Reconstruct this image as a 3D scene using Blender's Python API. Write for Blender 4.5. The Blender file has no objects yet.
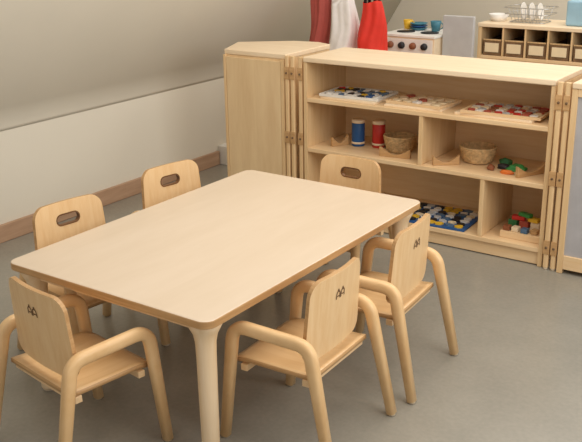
import bpy, bmesh, math, random
from mathutils import Vector, Matrix
random.seed(4)
sc=bpy.context.scene
COL=sc.collection
sc.view_settings.view_transform='Standard'
sc.view_settings.look='None'
sc.view_settings.exposure=0.0

def lin(c):
    o=[]
    for v in c:
        v/=255.0
        o.append(v/12.92 if v<=0.04045 else ((v+0.055)/1.055)**2.4)
    return (*o,1.0)

# ---------------------------------------------------------------- materials
def base(name,rough=.5,spec=.5):
    m=bpy.data.materials.new(name);m.use_nodes=True
    nt=m.node_tree;b=nt.nodes['Principled BSDF']
    b.inputs['Roughness'].default_value=rough
    b.inputs['Specular IOR Level'].default_value=spec
    return m,nt,b
def plain(name,c,rough=.5,var=.06,scale=14,metal=0,spec=.4,bump=0):
    m,nt,b=base(name,rough,spec)
    tc=nt.nodes.new('ShaderNodeTexCoord');n=nt.nodes.new('ShaderNodeTexNoise')
    n.inputs['Scale'].default_value=scale;n.inputs['Detail'].default_value=3
    nt.links.new(tc.outputs['Object'],n.inputs['Vector'])
    r=nt.nodes.new('ShaderNodeValToRGB');a=lin(c)
    r.color_ramp.elements[0].position=.3;r.color_ramp.elements[1].position=.7
    r.color_ramp.elements[0].color=(*[x*(1-var) for x in a[:3]],1)
    r.color_ramp.elements[1].color=(*[min(1,x*(1+var)) for x in a[:3]],1)
    nt.links.new(n.outputs['Fac'],r.inputs['Fac']);nt.links.new(r.outputs['Color'],b.inputs['Base Color'])
    b.inputs['Metallic'].default_value=metal
    if bump:
        bp=nt.nodes.new('ShaderNodeBump');bp.inputs['Strength'].default_value=bump;bp.inputs['Distance'].default_value=.01
        nt.links.new(n.outputs['Fac'],bp.inputs['Height']);nt.links.new(bp.outputs['Normal'],b.inputs['Normal'])
    return m
def wood(name,c1,c2,stretch=(1,12,12),rough=.4,scale=3.0,spec=.4):
    m,nt,b=base(name,rough,spec)
    tc=nt.nodes.new('ShaderNodeTexCoord');mp=nt.nodes.new('ShaderNodeMapping')
    mp.inputs['Scale'].default_value=stretch
    n=nt.nodes.new('ShaderNodeTexNoise');n.inputs['Scale'].default_value=scale;n.inputs['Detail'].default_value=6;n.inputs['Distortion'].default_value=.6
    n2=nt.nodes.new('ShaderNodeTexNoise');n2.inputs['Scale'].default_value=scale*6;n2.inputs['Detail'].default_value=2
    nt.links.new(tc.outputs['Object'],mp.inputs['Vector'])
    nt.links.new(mp.outputs['Vector'],n.inputs['Vector']);nt.links.new(mp.outputs['Vector'],n2.inputs['Vector'])
    mx=nt.nodes.new('ShaderNodeMath');mx.operation='MULTIPLY_ADD';mx.inputs[1].default_value=.3
    nt.links.new(n2.outputs['Fac'],mx.inputs[0]);nt.links.new(n.outputs['Fac'],mx.inputs[2])
    r=nt.nodes.new('ShaderNodeValToRGB')
    r.color_ramp.elements[0].position=.42;r.color_ramp.elements[1].position=.85
    r.color_ramp.elements[0].color=lin(c2);r.color_ramp.elements[1].color=lin(c1)
    nt.links.new(mx.outputs[0],r.inputs['Fac']);nt.links.new(r.outputs['Color'],b.inputs['Base Color'])
    return m

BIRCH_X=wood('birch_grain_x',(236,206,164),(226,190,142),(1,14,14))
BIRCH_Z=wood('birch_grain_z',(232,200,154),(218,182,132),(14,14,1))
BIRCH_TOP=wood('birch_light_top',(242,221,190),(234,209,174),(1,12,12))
EDGE=wood('plywood_edge',(204,164,116),(180,138,90),(2,2,30))
CHAIRW=wood('chair_birch',(236,202,154),(226,186,134),(12,12,1.5),rough=.35)
CHAIRF=wood('chair_frame_birch',(236,200,150),(222,180,126),(10,2,2),rough=.33)
SEATW=wood('chair_seat_birch',(236,200,150),(224,184,130),(12,1,12),rough=.3)
LEGW=wood('table_leg_birch',(240,215,180),(230,199,155),(14,14,1),rough=.35)
LAM=wood('table_laminate',(222,203,180),(216,196,171),(5,1,5),rough=.27,scale=1.5)
CAB=wood('cabinet_birch_panel',(234,206,162),(222,190,145),(9,9,1),scale=2.2)
SKIRT=wood('skirting_wood',(190,156,128),(170,136,108),(10,1,10),rough=.5)
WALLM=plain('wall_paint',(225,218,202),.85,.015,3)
SLOPEM=plain('slope_paint_shaded',(209,202,186),.85,.015,3)  # wall tone darkened: shade of the down-facing slope is put into the colour
LOGO=plain('dark_brown_print',(108,78,52),.7)
METAL=plain('steel',(190,190,190),.3,.03,metal=1)
SCREW=plain('dark_screw',(110,85,60),.4)
GLIDE=plain('foot_glide',(214,196,170),.5)
WICKER=plain('wicker',(204,170,122),.7,.25,60,bump=.5)
WICKD=plain('dark_wicker',(122,94,66),.7,.3,60,bump=.5)
HOLEE=wood('burnt_hole_edge',(130,88,52),(100,66,38),(2,2,30))
def C(n,c,r=.45,**k): return plain(n,c,r,**k)
RED=C('red_paint',(196,48,38));BLUE=C('blue_paint',(36,84,140));YEL=C('yellow_paint',(226,180,50))
GRN=C('green_paint',(60,140,70));ORG=C('orange_paint',(224,120,50));BLK=C('black_paint',(38,36,40))
WHT=C('white_paint',(236,232,226));TEAL=C('teal_paint',(70,130,150));GREY=C('grey_laminate',(188,188,188),.6)
BROWN=C('brown_paint',(140,84,54));PAPER=C('pale_paper',(226,222,214))
REDBAG=C('red_fabric',(222,54,40),.7,bump=.3);DKRED=C('dark_red_fabric',(176,84,76),.8,bump=.3);WHBAG=C('white_fabric',(238,234,232),.6,bump=.3)
CREAM=C('cream_card',(236,216,180))
TRIMW=C('white_trim_paint',(232,228,220),.5)

def floor_mat():
    m,nt,b=base('vinyl_floor',.27,.5)
    tc=nt.nodes.new('ShaderNodeTexCoord')
    n=nt.nodes.new('ShaderNodeTexNoise');n.inputs['Scale'].default_value=3.0;n.inputs['Detail'].default_value=7;n.inputs['Roughness'].default_value=.65
    n2=nt.nodes.new('ShaderNodeTexNoise');n2.inputs['Scale'].default_value=70;n2.inputs['Detail'].default_value=3
    nt.links.new(tc.outputs['Object'],n.inputs['Vector']);nt.links.new(tc.outputs['Object'],n2.inputs['Vector'])
    mx=nt.nodes.new('ShaderNodeMath');mx.operation='MULTIPLY_ADD';mx.inputs[1].default_value=.5
    nt.links.new(n2.outputs['Fac'],mx.inputs[0]);nt.links.new(n.outputs['Fac'],mx.inputs[2])
    r=nt.nodes.new('ShaderNodeValToRGB');r.color_ramp.elements[0].position=.5;r.color_ramp.elements[1].position=1.0
    r.color_ramp.elements[0].color=lin((138,134,123));r.color_ramp.elements[1].color=lin((154,149,137))
    nt.links.new(mx.outputs[0],r.inputs['Fac']);nt.links.new(r.outputs['Color'],b.inputs['Base Color'])
    return m
FLOORM=floor_mat()

# ---------------------------------------------------------------- helpers
def mk(name,bm,mats,parent=None,loc=(0,0,0),rot=(0,0,0),smooth=False,bevel=0,seg=2,recalc=True):
    if recalc: bmesh.ops.recalc_face_normals(bm,faces=bm.faces[:])
    me=bpy.data.meshes.new(name);bm.to_mesh(me);bm.free()
    if not isinstance(mats,(list,tuple)): mats=[mats]
    for m in mats: me.materials.append(m)
    if smooth:
        for p in me.polygons:p.use_smooth=True
    o=bpy.data.objects.new(name,me);COL.objects.link(o)
    o.location=loc;o.rotation_euler=rot
    if parent: o.parent=parent
    if bevel:
        b=o.modifiers.new('bevel','BEVEL');b.width=bevel;b.segments=seg;b.limit_method='ANGLE';b.angle_limit=math.radians(50)
    return o
def root(name,label,cat,loc=(0,0,0),rz=0,group=None):
    e=bpy.data.objects.new(name,None);e.empty_display_size=.05;COL.objects.link(e)
    e.location=loc;e.rotation_euler=(0,0,rz);e['label']=label;e['category']=cat
    if group:e['group']=group
    return e
def tag(o,label,cat,group=None):
    o['label']=label;o['category']=cat
    if group:o['group']=group
    return o
def struct(o): o['kind']='structure';return o
def bx(bm,x0,x1,y0,y1,z0,z1,mi=0):
    v=[bm.verts.new(c) for c in[(x0,y0,z0),(x1,y0,z0),(x1,y1,z0),(x0,y1,z0),(x0,y0,z1),(x1,y0,z1),(x1,y1,z1),(x0,y1,z1)]]
    for f in[(0,3,2,1),(4,5,6,7),(0,1,5,4),(1,2,6,5),(2,3,7,6),(3,0,4,7)]:
        q=bm.faces.new([v[i] for i in f]);q.material_index=mi
def box(name,x0,x1,y0,y1,z0,z1,mat,parent=None,bevel=.002,**k):
    bm=bmesh.new();bx(bm,x0,x1,y0,y1,z0,z1);return mk(name,bm,mat,parent,bevel=bevel,**k)
def lathe_bm(bm,prof,n=32,c=(0,0,0),mi=0):
    rings=[]
    for r,z in prof:
        if r<1e-5: rings.append([bm.verts.new((c[0],c[1],c[2]+z))])
        else: rings.append([bm.verts.new((c[0]+r*math.cos(2*math.pi*i/n),c[1]+r*math.sin(2*math.pi*i/n),c[2]+z)) for i in range(n)])
    for a,b in zip(rings,rings[1:]):
        for i in range(n):
            j=(i+1)%n
            if len(a)==1 and len(b)==1: continue
            if len(a)==1: f=bm.faces.new([a[0],b[j],b[i]])
            elif len(b)==1: f=bm.faces.new([a[i],a[j],b[0]])
            else: f=bm.faces.new([a[i],a[j],b[j],b[i]])
            f.material_index=mi
def lathe(name,prof,mat,parent=None,n=32,loc=(0,0,0),**k):
    bm=bmesh.new();lathe_bm(bm,prof,n);return mk(name,bm,mat,parent,loc=loc,smooth=True,**k)
def sweep_bm(bm,path,w,h,side=None,n=10,p=4.0,closed=False,scales=None):
    P=[Vector(q) for q in path];N=len(P);rings=[]
    for i in range(N):
        a=P[i-1] if (i>0 or closed) else P[i];b=P[(i+1)%N] if (i<N-1 or closed) else P[i]
        t=(b-a).normalized()
        s=Vector(side) if side else (t.cross(Vector((0,0,1))) if abs(t.z)<.95 else t.cross(Vector((0,1,0))))
        s=(s-t*s.dot(t)).normalized();nn=t.cross(s)
        k=scales[i] if scales else 1
        ring=[]
        for j in range(n):
            an=2*math.pi*(j+.5)/n;cx=math.cos(an);sy=math.sin(an)
            q=(abs(cx)**p+abs(sy)**p)**(-1/p)
            ring.append(bm.verts.new(P[i]+s*(cx*q*w/2)+nn*(sy*q*h/2*k)))
        rings.append(ring)
    R=range(N) if closed else range(N-1)
    for i in R:
        a=rings[i];b=rings[(i+1)%N]
        for j in range(n):
            bm.faces.new([a[j],a[(j+1)%n],b[(j+1)%n],b[j]])
    if not closed:
        bm.faces.new(rings[0][::-1]);bm.faces.new(rings[-1])
def fillet(pts,rad,seg=8):
    pts=[Vector(q) for q in pts];out=[pts[0]]
    for i in range(1,len(pts)-1):
        a,b,c=pts[i-1],pts[i],pts[i+1]
        d1=(a-b).normalized();d2=(c-b).normalized();ang=d1.angle(d2)
        L=min(rad/math.tan(ang/2),(a-b).length*.49,(c-b).length*.49)
        p0=b+d1*L;p1=b+d2*L
        for k in range(seg+1):
            t=k/seg;out.append((1-t)**2*p0+2*t*(1-t)*b+t*t*p1)
    out.append(pts[-1]);return out
def rrect(x0,x1,y0,y1,r,seg=8):
    o=[]
    for cx,cy,a0 in((x1-r,y1-r,0),(x0+r,y1-r,90),(x0+r,y0+r,180),(x1-r,y0+r,270)):
        for k in range(seg+1):
            a=math.radians(a0+90*k/seg);o.append((cx+r*math.cos(a),cy+r*math.sin(a)))
    return o
def prism_bm(bm,ol,z0,z1,mi=0,mtop=None):
    lo=[bm.verts.new((x,y,z0)) for x,y in ol];hi=[bm.verts.new((x,y,z1)) for x,y in ol];n=len(ol)
    f=bm.faces.new(lo[::-1]);f.material_index=mi
    f=bm.faces.new(hi);f.material_index=mi if mtop is None else mtop
    for i in range(n):
        f=bm.faces.new([lo[i],lo[(i+1)%n],hi[(i+1)%n],hi[i]]);f.material_index=mi
def prism(name,ol,z0,z1,mat,parent=None,mtop=None,**k):
    bm=bmesh.new();prism_bm(bm,ol,z0,z1,0,mtop);return mk(name,bm,mat,parent,**k)

# ---------------------------------------------------------------- room
WX=-1.2076
struct(box('floor',-1.4,3.6,-3.2,4.7,-.05,0,FLOORM,bevel=0))
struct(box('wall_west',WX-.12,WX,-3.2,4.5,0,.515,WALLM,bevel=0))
def slope():
    bm=bmesh.new();pr=[(WX,.5155)];x,z=WX,.5155;N=8
    for k in range(N):
        a=math.radians(90-32*(k+.5)/N);x+=.015*math.cos(a);z+=.015*math.sin(a);pr.append((x,z))
    a=math.radians(58);pr.append((x+2.05*math.cos(a),z+2.05*math.sin(a)))
    back=[(px-.10,pz+.05 if i else pz) for i,(px,pz) in enumerate(pr)]
    y0,y1=-3.2,4.5
    A=[[bm.verts.new((px,y,pz)) for px,pz in pr] for y in(y0,y1)]
    B=[[bm.verts.new((px,y,pz)) for px,pz in back] for y in(y0,y1)]
    n=len(pr)
    for i in range(n-1):
        bm.faces.new([A[0][i],A[0][i+1],A[1][i+1],A[1][i]]).smooth=True
        bm.faces.new([B[0][i],B[0][i+1],B[1][i+1],B[1][i]])
        for s in(0,1): bm.faces.new([A[s][i],A[s][i+1],B[s][i+1],B[s][i]])
    bm.faces.new([A[0][0],A[1][0],B[1][0],B[0][0]]);bm.faces.new([A[0][-1],A[1][-1],B[1][-1],B[0][-1]])
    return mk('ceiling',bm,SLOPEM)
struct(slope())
struct(box('wall_north',-1.4,3.6,4.5,4.6,0,2.4,WALLM,bevel=0))
struct(box('baseboard_west',WX,WX+.018,-3.2,2.46,0,.085,SKIRT,bevel=.004))
struct(box('trim_1',WX,WX+.07,2.465,2.56,0,.115,TRIMW,bevel=.004))
struct(box('baseboard_north',WX+.02,3.6,4.482,4.5,0,.085,SKIRT,bevel=.004))

# ---------------------------------------------------------------- table
TL,TW,TH=1.22,.7927,.448
def table():
    r=root('activity_table','low rectangular birch table with pale laminate top and round legs','table',(TW/2-.006,TL/2,0))
    hx,hy=TW/2+.004,TL/2
    prism('tabletop',rrect(-hx,hx,-hy,hy,.036),TH-.024,TH,[EDGE,LAM],r,mtop=1,bevel=.004)
    bm=bmesh.new();i=.045;t=.02
    z0,z1=TH-.056,TH-.0245
    bx(bm,-hx+i+.03,hx-i-.03,-hy+i,-hy+i+t,z0,z1);bx(bm,-hx+i+.03,hx-i-.03,hy-i-t,hy-i,z0,z1)
    bx(bm,-hx+i,-hx+i+t,-hy+i+.03,hy-i-.03,z0,z1);bx(bm,hx-i-t,hx-i,-hy+i+.03,hy-i-.03,z0,z1)
    mk('apron',bm,BIRCH_X,r)
    prof=[(0,TH-.0245),(.047,TH-.0245),(.047,TH-.040),(.042,TH-.050),(.034,TH-.066),(.0295,TH-.09),(.028,TH-.13),(.027,.2),(.0255,.012),(.023,.006),(0,.006)]
    for sx in(-1,1):
        for sy in(-1,1):
            l=lathe('leg',prof,LEGW,r,loc=(sx*(hx-.062),sy*(hy-.062),0))
            g=lathe('foot_glide',[(0,.0065),(.02,.0065),(.021,.001),(0,0)],GLIDE,l)
            g['label']='plastic foot glide'
table()

# ---------------------------------------------------------------- chairs
PW,PZ0,PZ1=.137,.285,.520
def panel_y(x,z): return -.104-.09*(z-PZ0)+.9*x*x*(.6+.4*(z-PZ0)/(PZ1-PZ0))
def panel_mesh(hole):
    bm=bmesh.new()
    ol=rrect(-PW,PW,PZ0,PZ1,.04,6)
    ol=[(x*(1.07-.09*(z-PZ0)/(PZ1-PZ0)),z+(.006*(1-(x/PW)**2) if z>PZ1-.05 else 0)) for x,z in ol]
    def loop(pts):
        v=[bm.verts.new((x,0,z)) for x,z in pts]
        return [bm.edges.new((v[i],v[(i+1)%len(v)])) for i in range(len(v))]
    es=loop(ol)
    if hole: es+=loop(rrect(-.047,.047,.440,.480,.0195,6))
    bmesh.ops.triangle_fill(bm,use_beauty=True,use_dissolve=False,edges=es)
    for k in range(-7,8):
        bmesh.ops.bisect_plane(bm,geom=bm.verts[:]+bm.edges[:]+bm.faces[:],plane_co=(k*.018,0,0),plane_no=(1,0,0))
    for v in bm.verts: v.co.y=panel_y(v.co.x,v.co.z)
    return bm
def logo_mesh():
    bm=bmesh.new()
    def face(pts):
        K=.82
        pts=[(x*K,.452+(z-.452)*K) for x,z in pts]
        vs=[bm.verts.new((x,panel_y(x,z)-.0078,z)) for x,z in pts];bm.faces.new(vs)
    for s,cx,w in((1,-.0145,.013),(1,.0145,.013)):
        zc=.449
        N=12;pts_o=[(cx+w*math.cos(math.pi*k/N),zc+.014*math.sin(math.pi*k/N)+.006) for k in range(N+1)]
        pts_i=[(cx+(w-.005)*math.cos(math.pi*k/N),zc+.009*math.sin(math.pi*k/N)+.006) for k in range(N+1)]
        for k in range(N): face([pts_o[k],pts_o[k+1],pts_i[k+1],pts_i[k]])
        face([(cx+w,zc+.006),(cx+w-.005,zc+.006),(cx+w-.004,zc-.010),(cx+w+.001,zc-.010)])
        face([(cx-w,zc+.006),(cx-w-.001,zc-.010),(cx-w+.004,zc-.010),(cx-w+.005,zc+.006)])
        face([(cx+.0045*math.cos(a),zc+.022+.0045*math.sin(a)) for a in[2*math.pi*k/10 for k in range(10)]])
        face([(cx-.006,zc+.001),(cx-.006,zc-.003),(cx+.006,zc-.003),(cx+.006,zc+.001)])
    return bm
def build_chair(hole,logo):
    r=root('childrens_armchair','','chair')
    bp=mk('backrest',panel_mesh(hole),[CHAIRW,EDGE],r,smooth=False)
    s=bp.modifiers.new('thick','SOLIDIFY');s.thickness=.013;s.offset=0;s.material_offset_rim=1
    b=bp.modifiers.new('bevel','BEVEL');b.width=.0025;b.segments=2;b.limit_method='ANGLE';b.angle_limit=math.radians(50)
    if hole:
        bm=bmesh.new();o1=rrect(-.0475,.0475,.4395,.4805,.0199,8);o2=rrect(-.0435,.0435,.4435,.4765,.016,8);n=len(o1)
        L=[]
        for pts,dy in((o1,-.0075),(o1,.0075),(o2,.0075),(o2,-.0075)):
            L.append([bm.verts.new((x,panel_y(x,z)+dy,z)) for x,z in pts])
        for a in range(4):
            A,B=L[a],L[(a+1)%4]
            for i in range(n): bm.faces.new([A[i],A[(i+1)%n],B[(i+1)%n],B[i]])
        h=mk('hand_hole_rim',bm,HOLEE,bp);h['label']='dark routed rim of the oval hand hole'
    if logo:
        lg=mk('logo',logo_mesh(),LOGO,bp,recalc=False);lg['label']='small dark printed emblem of two figures'
    bm=bmesh.new();nx,ny=14,16;g=[]
    for j in range(ny+1):
        t=j/ny;y=-.128+.270*t;row=[]
        for i in range(nx+1):
            s_=-1+2*i/nx;hw=.149-.012*max(0,(t-.85)/.15)**2
            x=s_*hw;z=.262-.010*(1-s_*s_)*math.sin(math.pi*min(1,t*1.05))-.05*max(0,t-.8)**1.6*4+.02*max(0,.15-t)
            row.append(bm.verts.new((x,y,z)))
        g.append(row)
    for j in range(ny):
        for i in range(nx): bm.faces.new([g[j][i],g[j][i+1],g[j+1][i+1],g[j+1][i]])
    st=mk('seat',bm,[SEATW,EDGE],r,smooth=True)
    s=st.modifiers.new('thick','SOLIDIFY');s.thickness=.013;s.offset=-1;s.material_offset_rim=1
    for sx in(-1,1):
        bm=bmesh.new()
        path=fillet([(sx*.174,.158,.006),(sx*.1675,.120,.366),(sx*.1675,-.128,.360),(sx*.182,-.202,.006)],.052,9)
        n=len(path);sc_=[]
        for q in path: sc_.append(.74+.26*min(1,q.z/.25)**.8)
        sweep_bm(bm,path,.031,.037,side=(1,0,0),n=16,p=3.2,scales=sc_)
        f=mk('side_frame',bm,CHAIRF,r,smooth=True);f['label']='bent birch frame forming armrest and two legs'
        for q in(path[0],path[-1]):
            lathe('foot_glide',[(0,.008),(.012,.008),(.012,.001),(0,0)],GLIDE,f,n=16,loc=(q.x,q.y,0))
    for y,z in((.10,.232),(-.105,.240)):
        box('rail',-.152,.152,y-.011,y+.011,z-.012,z+.008,BIRCH_X,r,bevel=.002)
    return r
def copy_tree(o,parent=None):
    c=o.copy();COL.objects.link(c)
    if parent:c.parent=parent
    for ch in list(o.children):copy_tree(ch,c)
    return c
G='small wooden armchairs around the table'
chB=build_chair(False,True)
chA=build_chair(True,False)
def place(o,x,y,rz,label):
    o.location=(x,y,0);o.rotation_euler=(0,0,math.radians(rz));o['label']=label;o['group']=G
place(chB,.853,.340,92,'small birch armchair with printed emblem beside near table leg')
c=copy_tree(chB);place(c,.853,.792,94,'small birch armchair with printed emblem facing table side')
c=copy_tree(chB);place(c,.378,-.078,-9,'small birch armchair with printed emblem at table end')
place(chA,-.02,.345,-98,'small birch armchair with oval hand hole beside the wall')
c=copy_tree(chA);place(c,-.035,.875,-100,'small birch armchair with oval hand hole near corner cabinet')
c=copy_tree(chA);place(c,.40,1.245,180,'small birch armchair with oval hand hole before the shelf')

# ---------------------------------------------------------------- open shelf unit
SX,SY,SH=-.20,1.907,.80
def shelf_unit():
    W,D=1.214,.37
    r=root('open_shelf_unit','low birch open shelving unit with three levels and two dividers','shelf',(SX,SY,0))
    t=.02
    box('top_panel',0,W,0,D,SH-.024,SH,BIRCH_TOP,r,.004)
    box('side_panel',0,t,.004,D,0,SH-.0245,BIRCH_Z,r);box('side_panel',W-t,W,.004,D,0,SH-.0245,BIRCH_Z,r)
    box('back_panel',t,W-t,D-.012,D-.001,.03,SH-.0245,BIRCH_X,r,0)
    box('shelf',t,W-t,.004,D-.0125,.587,.607,BIRCH_X,r);box('shelf',t,W-t,.004,D-.0125,.343,.363,BIRCH_X,r)
    box('bottom_shelf',t,W-t,.004,D-.0125,.062,.082,BIRCH_X,r)
    box('plinth',t,W-t,.016,.034,.004,.0615,BIRCH_X,r)
    box('divider',.612,.632,.006,D-.0125,.3635,.5865,BIRCH_Z,r)
    box('divider',.915,.935,.006,D-.0125,.0825,.3425,BIRCH_Z,r)
    return r
shelf_unit()
def post(x,y,label):
    r=root('connecting_post',label,'post',(x,y,0),group='connecting posts')
    bm=bmesh.new();sweep_bm(bm,[(0,0,.01),(0,0,.795)],.022,.022,side=(1,0,0),n=16,p=5)
    mk('pole',bm,BIRCH_Z,r,smooth=False)
    for z in(.10,.40,.715):
        bm=bmesh.new();bx(bm,-.0135,.0135,-.0135,-.0112,z-.03,z+.03);mk('bracket',bm,EDGE,r,bevel=.0008)
        bm=bmesh.new();lathe_bm(bm,[(0,0),(.005,0),(.005,.003),(0,.0035)],14);mk('screw',bm,SCREW,r,loc=(0,-.0136,z),rot=(math.radians(90),0,0),smooth=True)
    lathe('foot_pad',[(0,.0098),(.01,.0098),(.01,.0),(0,0)],GLIDE,r,n=16)
for x in(-.300,-.268,-.222): post(x,1.925,'slim birch post linking corner cabinet and shelf')
for x in(1.034,1.066): post(x,1.905,'slim birch post linking two shelf units')

def corner_cab():
    r=root('corner_cabinet','closed birch corner cabinet with flat panel and rounded top','cabinet',(-.68,1.93,0))
    ol=[(-.012,0),(.365,0),(.365,.40),(.27,.44),(.13,.42),(-.112,.24)]
    prism('body',[(x*.985+.003,y*.985+.004) for x,y in ol],0,.775,CAB,r,bevel=.002)
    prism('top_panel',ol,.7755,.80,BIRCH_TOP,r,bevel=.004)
    box('side_panel',.004,.34,-.010,.0035,.03,.765,CAB,r,.002)
    box('edge_strip',-.012,.002,-.012,.0035,.01,.7750,BIRCH_Z,r,.002)
    box('edge_strip',.342,.362,-.012,.0035,.01,.7750,BIRCH_Z,r,.002)
corner_cab()
def framed():
    r=root('panelled_shelf_unit','birch framed unit with pale grey panel','cabinet',(1.085,1.885,0))
    W,D=.9,.37
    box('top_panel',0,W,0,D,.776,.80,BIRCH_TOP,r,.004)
    box('side_panel',0,.024,.004,D,0,.7755,BIRCH_Z,r);box('side_panel',W-.02,W,.004,D,0,.7755,BIRCH_Z,r)
    box('base_panel',.024,W-.02,.004,D,.02,.08,BIRCH_X,r);box('head_rail',.024,W-.02,.004,.03,.745,.7755,BIRCH_X,r)
    pn=box('front_panel',.024,W-.02,.012,.028,.0805,.7445,C('grey_panel',(176,174,176),.4),r,0);pn['label']='pale grey panel'
framed()

# ---------------------------------------------------------------- shelf contents
def blob(cx,cy,rx,ry,rnd,n=12,am=.28):
    ph=[rnd.uniform(0,6.28) for _ in range(3)]
    return [(cx+rx*(1+am*math.sin(2*a+ph[0])*.5+am*math.sin(3*a+ph[1])*.5)*math.cos(a),cy+ry*(1+am*math.sin(2*a+ph[2])*.5)*math.sin(a)) for a in[2*math.pi*k/n for k in range(n)]]
def puzzle(x,y,z,w,d,mat,cols,label,rz=0,nx=4,ny=3,seed=1,rim=True):
    rnd=random.Random(seed)
    r=root('puzzle_tray',label,'puzzle',(x,y,z),math.radians(rz))
    bm=bmesh.new();bx(bm,-w/2,w/2,-d/2,d/2,.0,.006)
    mk('base',bm,mat,r,bevel=.001)
    if rim:
        bm=bmesh.new();q=.010
        bx(bm,-w/2,w/2,-d/2,-d/2+q,.0062,.012);bx(bm,-w/2,w/2,d/2-q,d/2,.0062,.012)
        bx(bm,-w/2,-w/2+q,-d/2+q,d/2-q,.0062,.012);bx(bm,w/2-q,w/2,-d/2+q,d/2-q,.0062,.012)
        mk('rim',bm,mat,r)
    iw,idp=w-.03,d-.03
    for i in range(nx):
        for j in range(ny):
            cx=-iw/2+iw*(i+.5)/nx+rnd.uniform(-.004,.004);cy=-idp/2+idp*(j+.5)/ny+rnd.uniform(-.003,.003)
            prism('puzzle_piece',blob(cx,cy,iw/nx*.42,idp/ny*.42,rnd),.0062,.0125+rnd.uniform(0,.002),rnd.choice(cols),r)
Z1,Z2,Z0=.6072,.3632,.0822
def board(x,y,z,w,d,rz,label):
    tag(box('puzzle_board',-w/2,w/2,-d/2,d/2,0,.010,BIRCH_TOP,bevel=.001,loc=(x,y,z),rot=(0,0,math.radians(rz))),label,'puzzle')
board(.03,2.05,Z1,.30,.23,-2,'plain birch puzzle board under a picture puzzle')
board(.36,2.045,Z1,.28,.21,3,'plain birch puzzle board under wooden puzzle')
board(.745,2.055,Z1,.35,.23,-2,'plain birch puzzle board under red puzzle')
B1=Z1+.0105
MUTR=C('muted_red_paint',(176,84,66));MUTB=C('muted_blue_paint',(84,112,142))
puzzle(.02,2.055,B1,.31,.22,PAPER,[BLUE,MUTB,RED,BLK,WHT,WHT,MUTB,YEL,GREY],'white picture puzzle with blue, red and black pieces',4,8,5,2)
puzzle(.365,2.05,B1,.28,.20,BIRCH_X,[CREAM,WHT,BIRCH_TOP,MUTR,CREAM,MUTB,BIRCH_TOP],'wooden puzzle tray with pale animal pieces',-4,5,3,8)
puzzle(.765,2.06,B1,.35,.23,BIRCH_X,[MUTR,BROWN,CREAM,CREAM,MUTR,GREY,WHT,RED],'wooden puzzle tray with red, brown and cream pieces',3,8,5,5)
puzzle(.42,2.06,Z0,.44,.29,BLUE,[YEL,BLK,WHT,MUTB,YEL,BLK,GREY,CREAM],'blue puzzle board with black, white and yellow pieces',3,9,7,6,rim=False)
def drum(x,y,mat,label):
    r=root('toy_canister',label,'toy',(x,y,Z2),group='cylinder toys')
    lathe('canister_body',[(0,0),(.030,0),(.0315,.003),(.0315,.112),(.030,.114),(0,.114)],mat,r)
    lathe('lid',[(0,.1142),(.0325,.1142),(.0325,.126),(.029,.130),(0,.130)],BIRCH_TOP,r)
    lathe('band',[(.0316,.012),(.0335,.012),(.0335,.022),(.0316,.022),(.0316,.012)],BIRCH_TOP,r)
drum(.005,2.08,BLUE,'blue cylindrical toy canister with wooden lid');drum(.105,2.105,RED,'red cylindrical toy canister with wooden lid')
def basket(name,x,y,z,rx,h,mat,label,cat='basket',sx=1.0,group=None):
    bm=bmesh.new();n=40;L=9
    for k in range(L):
        t=k/(L-1);rr=rx*(.74+.26*t**.7);path=[]
        for i in range(n):
            a=2*math.pi*i/n;w=.0016*(1 if (i+k)%2 else -1)
            path.append(((rr+w)*math.cos(a)*sx,(rr+w)*math.sin(a),.008+t*(h-.012)))
        sweep_bm(bm,path,h/L*.75,h/L*1.25,n=6,p=2,closed=True)
    lathe_bm(bm,[(0,.001),(rx*.70,.001),(rx*.72,.006),(0,.006)],n)
    lathe_bm(bm,[(rx*.70,.005),(rx*.98,h-.003),(rx*.96,h-.003),(rx*.68,.005)],n)
    o=mk(name,bm,mat,loc=(x,y,z+.001),smooth=True);return tag(o,label,cat,group)
basket('wicker_basket',.232,2.08,Z2,.066,.078,WICKER,'round tan wicker basket on the middle shelf',sx=1.15)
basket('wicker_basket',.620,2.10,Z2,.074,.075,WICKER,'round tan wicker basket beside wooden rocker pieces',sx=1.1)
def arc_toy(x,y,z,L,h,rz,label):
    bm=bmesh.new();N=14
    pts=[(-L/2,0),( -L/2,h)]+[(-L/2+L*k/N, h-.72*h*math.sin(math.pi*k/N)) for k in range(1,N)]+[(L/2,h),(L/2,0)]
    A=[bm.verts.new((px,-.009,pz)) for px,pz in pts];B=[bm.verts.new((px,.009,pz)) for px,pz in pts]
    bm.faces.new(A);bm.faces.new(B[::-1])
    for i in range(len(pts)):
        j=(i+1)%len(pts);bm.faces.new([A[i],A[j],B[j],B[i]])
    o=mk('wooden_cradle_block',bm,EDGE,loc=(x,y,z),rot=(0,0,math.radians(rz)),bevel=.002);return tag(o,label,'toy','wooden cradle blocks')
arc_toy(.265,1.975,Z2,.15,.045,8,'curved brown wooden cradle block before a basket')
arc_toy(-.07,2.03,Z2,.09,.05,60,'curved brown wooden cradle block beside canister')
arc_toy(.52,1.98,Z2,.12,.045,40,'curved brown wooden cradle block beside basket')
arc_toy(.90,2.02,Z2,.16,.05,62,'curved brown wooden cradle block beside green toys')
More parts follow.
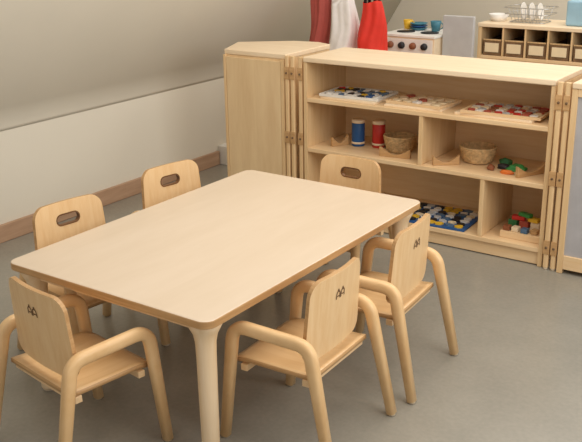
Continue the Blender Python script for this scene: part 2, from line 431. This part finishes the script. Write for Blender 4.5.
def lump(name,x,y,z,rx,ry,rz_,mat,label,cat,seed=0,am=.25):
    bm=bmesh.new();bmesh.ops.create_icosphere(bm,subdivisions=3,radius=1)
    rnd=random.Random(seed);ph=[rnd.uniform(0,6) for _ in range(6)]
    for v in bm.verts:
        c=v.co;f=1+am*(math.sin(3*c.x+ph[0])*math.sin(4*c.y+ph[1])+.5*math.sin(6*c.z+ph[2]+3*c.x))*.6
        v.co=Vector((c.x*f*rx,c.y*f*ry,max(-.55,c.z*f)*rz_+.55*rz_))
    o=mk(name,bm,mat,loc=(x,y,z),smooth=True);return tag(o,label,cat)
DGRN=C('dark_green_paint',(52,112,66))
lump('toy_pepper',.745,2.12,Z2,.030,.020,.020,DGRN,'green toy vegetable on the middle shelf','toy',3)
lump('toy_leaf',.825,2.06,Z2,.040,.030,.018,GRN,'crumpled green felt toy leaf','toy',5,.6)
lump('toy_tomato',.722,2.01,Z2,.017,.016,.016,BROWN,'small reddish brown toy vegetable','toy',7)
lump('toy_carrot',.805,1.985,Z2,.030,.011,.012,ORG,'small orange toy vegetable beside green toys','toy',11)
lump('toy_aubergine',.765,2.05,Z2,.030,.015,.016,BLK,'dark toy vegetable beside green toys','toy',9)
def blocks():
    tag(box('wooden_block_tray',.80,.985,1.96,2.12,Z0,Z0+.03,BIRCH_X,bevel=.003),'low wooden tray carrying coloured blocks','tray')
    z=Z0+.0305
    def blk(x,y,z,w,d,h,m,n,rz,lb):
        bm=bmesh.new();bx(bm,-w,w,-d,d,0,h)
        o=mk('toy_block',bm,m,loc=(x,y,z),rot=(0,0,rz),bevel=.002);tag(o,n+' wooden toy block '+lb,'toy block','coloured toy blocks')
    for x,y,m,n in[(.825,1.985,BROWN,'brown'),(.863,1.988,BIRCH_TOP,'natural'),(.905,1.985,MUTB,'blue'),(.948,1.99,EDGE,'tan')]:
        blk(x,y,z,.015,.016,.020,m,n,random.uniform(-.15,.15),'on a low tray')
    for x,y,m,n in[(.83,2.05,DGRN,'green'),(.88,2.05,MUTR,'red'),(.93,2.05,BIRCH_TOP,'natural')]:
        blk(x,y,z,.020,.020,.032,m,n,random.uniform(-.1,.1),'at the back of the tray')
    blk(.85,2.05,z+.0325,.028,.015,.018,RED,'red',.15,'on top of stack')
    blk(.92,2.05,z+.0325,.024,.015,.018,YEL,'yellow',-.2,'on top of stack')
    blk(.88,2.05,z+.051,.030,.013,.016,GRN,'green',-.3,'crowning the stack')
blocks()

# ---------------------------------------------------------------- things behind the shelf
def bench():
    r=root('low_storage_cabinet','low birch storage cabinet under the fabric bags','cabinet',(-.86,2.78,0))
    box('body',0,.58,0,.34,.0,.60,BIRCH_Z,r);box('top_panel',-.01,.59,-.01,.35,.6005,.62,BIRCH_TOP,r,.003)
bench()
def bag(x,y,z,w,d,h,mat,label,seed,straps=None,lean=0,folds=5,tw=.8,sd=.5):
    r=root('fabric_bag',label,'bag',(x,y,z))
    rnd=random.Random(seed);ph=[rnd.uniform(0,6) for _ in range(8)]
    bm=bmesh.new();n=72;L=30;prev=None
    for k in range(L+1):
        t=k/L;ring=[]
        e=(.86+.10*math.sin(2.6*t+ph[6]))*(1-(1-tw)*max(0,(t-.35)/.65)**1.2)
        for i in range(n):
            a=2*math.pi*i/n;cx,sy=math.cos(a),math.sin(a);q=(abs(cx)**2.6+abs(sy)**2.6)**(-1/2.6)
            g=.30+.70*t
            f=1+g*(.10*math.sin(folds*a+ph[0]+1.5*math.sin(2*t+ph[3]))+.06*math.sin((folds*2+1)*a+ph[1]-3*t))+.04*math.sin(7*t+3*a+ph[2])
            sag=.10*h*t*math.sin(a*1+ph[4])*sd+.05*h*t*math.sin(2*a+ph[5])
            ring.append(bm.verts.new((cx*q*w/2*e*f+lean*t*t+.012*math.sin(6*t+ph[7]),sy*q*d/2*e*f*(1-.35*t),h*t+sag)))
        if prev:
            for i in range(n): bm.faces.new([prev[i],prev[(i+1)%n],ring[(i+1)%n],ring[i]])
        else: bm.faces.new(ring[::-1])
        prev=ring
    c_=bm.verts.new((lean,0,h*.96))
    for i in range(n): bm.faces.new([prev[i],prev[(i+1)%n],c_])
    mk('bag_body',bm,mat,r,smooth=True)
    for s in(-1,1):
        bm=bmesh.new()
        sweep_bm(bm,fillet([(lean-w*.2,s*d*.12,h*.97),(lean-w*.15,s*d*.1,h+.10),(lean+w*.15,s*d*.1,h+.10),(lean+w*.2,s*d*.12,h*.97)],.04,6),.02,.006,n=8)
        mk('strap',bm,straps or mat,r,smooth=True)
bag(-.775,2.93,.6205,.13,.18,.40,DKRED,'dull red fabric bag on a low cabinet',1,lean=.03,tw=1.0)
bag(-.60,2.93,.6205,.172,.20,.37,WHBAG,'white fabric bag between two red bags',12,lean=-.005,folds=4,tw=.92,sd=1.0)
bag(-.40,2.93,.6205,.17,.2,.32,REDBAG,'bright red bag with dark strap',7,straps=BLK,lean=-.015,folds=4,tw=.78,sd=.9)

def stove():
    r=root('toy_kitchen','small pale wooden toy kitchen with cooker knobs','toy kitchen',(-.50,3.22,0))
    box('body',0,.34,0,.32,0,.73,BIRCH_TOP,r)
    box('worktop',-.005,.345,-.008,.325,.7305,.746,WHT,r,.003)
    box('control_panel',.01,.33,-.006,-.0005,.64,.722,WHT,r,.001)
    for i in range(4):
        bm=bmesh.new();lathe_bm(bm,[(0,0),(.021,0),(.018,.018),(0,.020)],20)
        mk('knob',bm,BLK if i%2 else BROWN,r,loc=(.055+i*.075,-.0065,.682),rot=(math.radians(90),0,0),smooth=True)
    for x,y in((.09,.12),(.25,.12)):
        lathe('hob_ring',[(0,0),(.055,0),(.055,.004),(0,.004)],BLK,r,loc=(x,y,.7462))
stove()
ZS=.7465
def dish(x,y,z,r_,mat,label):
    o=lathe('toy_plate',[(0,0),(r_*.6,0),(r_,.012),(r_*.98,.014),(r_*.58,.004),(0,.004)],mat,loc=(x,y,z));tag(o,label,'plate','toy plates')
for i,m in enumerate((TEAL,BLUE,TEAL)):
    dish(-.38,3.45,ZS+i*.0145,.055,m,'blue toy plate in a small stack')
def cup(x,y,z,mat,label,s=1):
    r=root('toy_cup',label,'cup',(x,y,z))
    lathe('cup_body',[(0,0),(.022*s,0),(.030*s,.055*s),(.027*s,.055*s),(.020*s,.004),(0,.004)],mat,r)
    bm=bmesh.new();sweep_bm(bm,[(.026*s+.018*s*math.sin(a),0,.03*s+.018*s*math.cos(a)) for a in[math.pi*k/8 for k in range(9)]],.006,.006,n=8,p=2);mk('handle',bm,mat,r,smooth=True)
cup(-.26,3.44,ZS,TEAL,'blue toy cup on the toy kitchen',1.1);cup(-.465,3.47,ZS,YEL,'yellow toy cup on the toy kitchen',1.0)
tag(box('grey_screen_panel',-.148,.045,3.30,3.33,0,.86,GREY,bevel=.004),'plain pale grey freestanding panel beside the toy kitchen','panel')

def bin_shelf():
    X,Y,W=.05,3.36,1.10
    r=root('basket_shelf_unit','low birch shelf unit holding a row of baskets','shelf',(X,Y,0))
    box('side_panel',0,.02,0,.34,0,.80,BIRCH_Z,r);box('side_panel',W-.02,W,0,.34,0,.80,BIRCH_Z,r)
    box('top_panel',-.004,W+.004,-.004,.345,.8005,.822,BIRCH_TOP,r,.003)
    box('shelf',.02,W-.02,.0,.33,.62,.638,BIRCH_X,r);box('shelf',.02,W-.02,.0,.33,.3,.318,BIRCH_X,r)
    box('back_panel',.02,W-.02,.331,.34,.0,.80,BIRCH_X,r,0)
    for i in range(1,8): box('divider',.02+i*.1325-.005,.02+i*.1325+.005,.0,.33,.6385,.80,BIRCH_Z,r)
    for i in range(8):
        bx0=X+.02+.066+i*.1325
        b=root('storage_bin','brown woven bin with cream card label','basket',(bx0,Y+.01,.6385),group='woven bins in the shelf')
        bm=bmesh.new();w=.054
        h0,h1=.085,.12;t=.006
        bx(bm,-w,w,0,t,0,h0);bx(bm,-w,w,.28-t,.28,0,h1);bx(bm,-w,-w+t,t,.28-t,0,h0);bx(bm,w-t,w,t,.28-t,0,h0);bx(bm,-w+t,w-t,t,.28-t,0,t)
        mk('bin_body',bm,WICKD,b,bevel=.002)
        bm=bmesh.new();bx(bm,-w-.001,w+.001,-.003,.009,h0,h0+.008);mk('bin_rim',bm,WICKER,b,bevel=.002)
        bm=bmesh.new();bx(bm,-.042,.042,-.005,-.001,.02,.072);mk('card_label',bm,CREAM,b)
bin_shelf()
def rack():
    r=root('dish_rack','chrome wire dish rack holding toy crockery','dish rack',(.30,3.52,.8225))
    bm=bmesh.new();w,d=.13,.09
    for z,e in((.004,.8),(.05,1),(.085,1.05)):
        sweep_bm(bm,[(x*e,y*e,z) for x,y in rrect(-w,w,-d,d,.03,4)],.005,.005,n=6,p=2,closed=True)
    for k in range(9):
        x=-.10+.025*k
        sweep_bm(bm,fillet([(x,-d*1.03,.085),(x*.8,-d*.8,.006),(x*.8,d*.8,.006),(x,d*1.03,.085)],.01,3),.0035,.0035,n=6,p=2)
    mk('wire_frame',bm,METAL,r,smooth=True)
rack()
for i in range(3):
    bm=bmesh.new();lathe_bm(bm,[(0,0),(.045,.004),(.05,.010),(.044,.008),(0,.004)],24)
    o=mk('toy_plate',bm,WHT,loc=(.25+.05*i,3.52,.882),rot=(0,math.radians(80),0),smooth=True);tag(o,'white toy plate standing in the wire rack','plate','plates in the rack')
tag(box('blue_storage_box',.53,.72,3.44,3.62,.8225,.96,C('sky_blue_plastic',(150,186,206)),bevel=.01),'light blue plastic storage box on the basket shelf','box')
tag(lathe('white_bowl',[(0,0),(.04,0),(.06,.04),(.056,.04),(.037,.005),(0,.005)],WHT,loc=(.115,3.5,.8225)),'small white bowl on the basket shelf','bowl')

# ---------------------------------------------------------------- camera
f,pitch,yaw,roll,cx,cy,cz=886.8555,.3349,-.6126,-.0152,2.1555,-1.5608,1.4428
fw=Vector((math.sin(yaw)*math.cos(pitch),math.cos(yaw)*math.cos(pitch),-math.sin(pitch)))
r_=Vector((math.cos(yaw),-math.sin(yaw),0));u_=r_.cross(fw)
r2=r_*math.cos(roll)+u_*math.sin(roll);u2=-r_*math.sin(roll)+u_*math.cos(roll)
M=Matrix((( r2.x,u2.x,-fw.x,cx),(r2.y,u2.y,-fw.y,cy),(r2.z,u2.z,-fw.z,cz),(0,0,0,1)))
cd=bpy.data.cameras.new('camera');co=bpy.data.objects.new('camera',cd);COL.objects.link(co);co.matrix_world=M
cd.sensor_fit='HORIZONTAL';cd.sensor_width=36;cd.lens=f*36/582;cd.clip_start=.05
sc.camera=co

# ---------------------------------------------------------------- light
w=bpy.data.worlds.new('world');sc.world=w;w.use_nodes=True
w.node_tree.nodes['Background'].inputs[0].default_value=(1.0,.955,.90,1);w.node_tree.nodes['Background'].inputs[1].default_value=.68
def area(name,loc,target,size,power,col):
    l=bpy.data.lights.new(name,'AREA');l.shape='RECTANGLE';l.size,l.size_y=size;l.energy=power;l.color=col
    o=bpy.data.objects.new(name,l);COL.objects.link(o);o.location=loc
    o.rotation_euler=(Vector(target)-Vector(loc)).to_track_quat('-Z','Y').to_euler();return o
area('overhead_light',(1.0,.9,2.5),(1.0,.9,0),(1.8,1.8),28,(1,.93,.83))
area('overhead_light',(1.2,3.4,2.5),(1.2,3.4,0),(1.6,1.6),28,(1,.94,.86))  # added fill to brighten the back wall, not a known fitting
area('window_light',(3.3,.6,1.9),(.2,1.2,.4),(2.0,1.5),38,(1,.98,.95))
